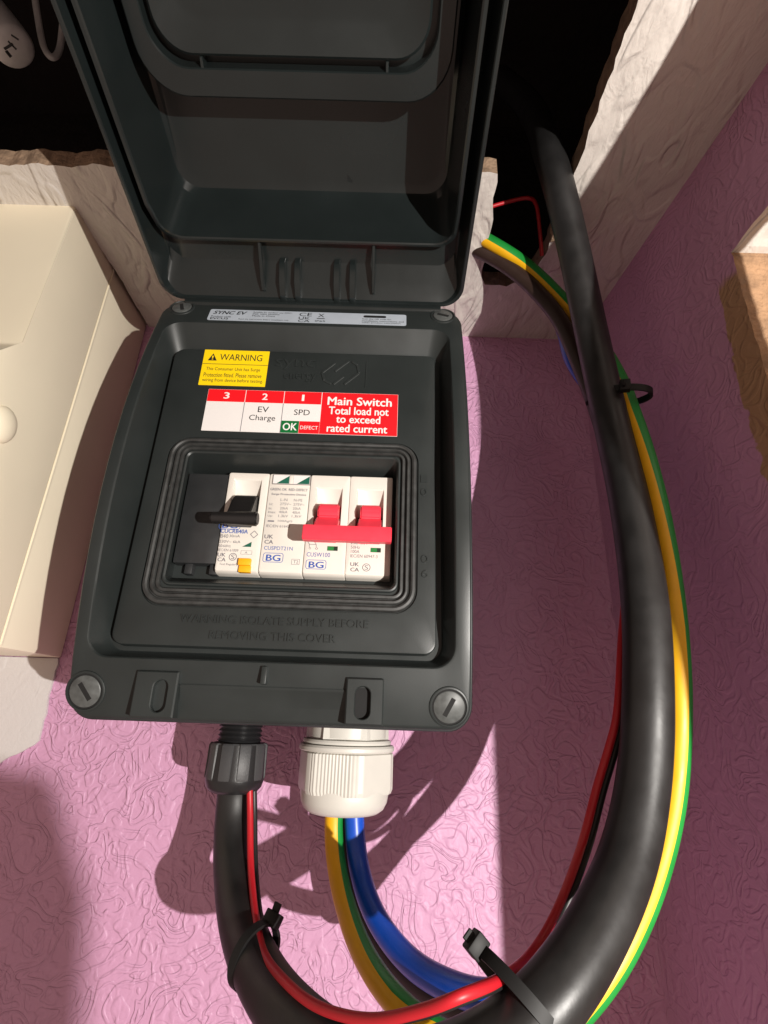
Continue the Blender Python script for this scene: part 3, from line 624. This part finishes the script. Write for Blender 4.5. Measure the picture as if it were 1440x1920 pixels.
RED = [(468, 1470, 214), (469, 1530, 209), (470, 1620, 197), (477, 1700, 180), (492, 1780, 161), (525, 1830, 146), (590, 1885, 132), (690, 1912, 120), (790, 1895, 113), (870, 1865, 111), (935, 1838, 122), (985, 1800, 140), (1025, 1745, 149), (1062, 1665, 155), (1095, 1570, 156), (1118, 1480, 162), (1142, 1400, 166), (1158, 1330, 170), (1165, 1200, 182), (1178, 1050, 200), (1188, 920, 218), (1170, 830, 238), (1140, 740, 258), (1100, 640, 280)]
tag(tube('red_wire', path(RED), 1.3, 'insulation_red', n=12), 'thin red wire tied along the thick black cable', 'wire')
tag(tube('black_wire', path(bundle(RED[:12], (8, 3), 2.5)+bundle(RED[12:], (12, 4), 1.5)), 1.25, 'insulation_black', n=12), 'thin black wire beside the red wire along the cable', 'wire')
tag(tube('bell_wire', path([(840, 420, 300), (905, 393, 296), (950, 379, 294), (990, 371, 292), (1006, 385, 290), (1012, 430, 292), (1016, 480, 296)]), 1.1, 'insulation_red', n=10), 'loose red wire crossing the dark hole in the soffit', 'wire')

def strap(name, label, ctrl, lead, rx, ry, off, head_ang, tail=18, tilt=0):
    """cable tie: flat band round a bundle, with a lock head and a cut tail. off = (towards camera, right of travel)"""
    t0 = thing(name, label, 'cable tie', 'black cable ties on the cables')
    p = P(*ctrl); d = (P(*lead)-p).normalized(); c = (CAM-p); c = (c-d*c.dot(d)).normalized(); s = d.cross(c).normalized()
    d2 = (d+s*tilt).normalized(); s2 = (s-d2*s.dot(d2)).normalized()
    o = p+c*off[0]+s*off[1]; bm = bmesh.new(); n = 48; rings = []
    for k in range(n):
        a = 2*math.pi*k/n; e = c*math.cos(a)*rx+s2*math.sin(a)*ry; nn = (c*math.cos(a)/rx+s2*math.sin(a)/ry).normalized()
        rings.append([o+e+nn*i+d2*j for i, j in ((0, -1.5), (1.0, -1.5), (1.0, 1.5), (0, 1.5))])
    rings.append(rings[0]); V = [[bm.verts.new(q) for q in rgs] for rgs in rings[:-1]]; V.append(V[0])
    for a, b in zip(V, V[1:]):
        for i in range(4): bm.faces.new((a[i], a[(i+1) % 4], b[(i+1) % 4], b[i]))
    finish('strap', bm, 'tie_black', t0, 40)
    a = R(head_ang); e = c*math.cos(a)*rx+s2*math.sin(a)*ry; nn = (c*math.cos(a)/rx+s2*math.sin(a)/ry).normalized(); tg = nn.cross(d2).normalized()
    mt = Matrix((tg, d2, nn)).transposed().to_4x4(); mt.translation = o+e+nn*1.6
    bm = bmesh.new(); box(bm, -2.2, 2.2, -2.6, 2.6, -1.6, 2.4, .4, 2, mt); finish('lock_head', bm, 'tie_black', t0, 40)
    bm = bmesh.new(); box(bm, -.6, .6, -1.4, 1.4, 2, 2+tail*.25, .15, 1, mt @ Matrix.Rotation(R(12), 4, 'Y')); finish('tail', bm, 'tie_black', t0, 40)
strap('cable_tie', 'black cable tie round the thick cable below the hole in the soffit', (1140, 742, 236), (1120, 680, 242), 9.0, 13.5, (-5, 4), 15, 10, .25)
strap('cable_tie', 'black cable tie round the thick cable below the black gland', (470, 1800, 166), (440, 1700, 186), 8.4, 8.7, (.3, 1.5), 62, 12, -.45)
strap('cable_tie', 'black cable tie where the blue cable meets the thick black cable', (1000, 1905, 121), (1070, 1820, 126), 12.2, 13.0, (-3.0, -4.2), -62, 7, -.15)

# ------------------------------------------------------------------ small things round the hole
cv = thing('white_conduit', 'white labelled plastic connector end inside the dark hole', 'connector')
tube('sleeve', [P(-70, -30, 250), P(-20, 30, 247), P(12, 70, 245), P(30, 96, 244)], lambda q: 9.5 if q < 2.6 else 9.5*math.sqrt(max(0.05, 1-((q-2.6)/.45)**2)), 'conduit_white', cv, n=24, it=1)
bm = bmesh.new()
for (p0, q0, p1, q1, w) in ((8, 92, 24, 82, .5), (16, 78, 30, 92, .4), (12, 96, 20, 106, .7), (22, 66, 34, 74, .4)):
    a, b = P(p0, q0, 235.2), P(p1, q1, 235.2); d = (b-a); L_ = d.length; d.normalize(); nz_ = (CAM-a).normalized(); sd = d.cross(nz_).normalized()
    mt = Matrix((d, sd, d.cross(sd))).transposed().to_4x4(); mt.translation = (a+b)/2
    box(bm, -L_/2, L_/2, -w, w, -.3, .3, 0, 1, mt)
finish('printed_mark', bm, 'ink_black', cv, smooth=False)
tag(tube('grey_wire', path([(60, -40, 262), (72, 40, 262), (82, 88, 262), (98, 108, 264), (112, 92, 268), (118, 40, 272)]), 1.6, 'conduit_white', n=10), 'pale wire loop hanging inside the dark hole', 'wire')
bm = bmesh.new(); random.seed(3)
bmesh.ops.create_icosphere(bm, subdivisions=3, radius=1, matrix=Matrix.Translation((131.5, 6, 166.5)) @ Matrix.Diagonal((4.5, 14, 4.0, 1)))
for v in bm.verts: v.co += Vector((noise.noise(v.co*.35), noise.noise(v.co*.35+Vector((9, 0, 0)))*1.5, noise.noise(v.co*.35+Vector((0, 9, 0)))))*2.2
tag(finish('plaster_lump', bm, 'chip_brown', smooth=False), 'brown broken plaster lump on the edge of the hole beside the thick cable', 'plaster lump')
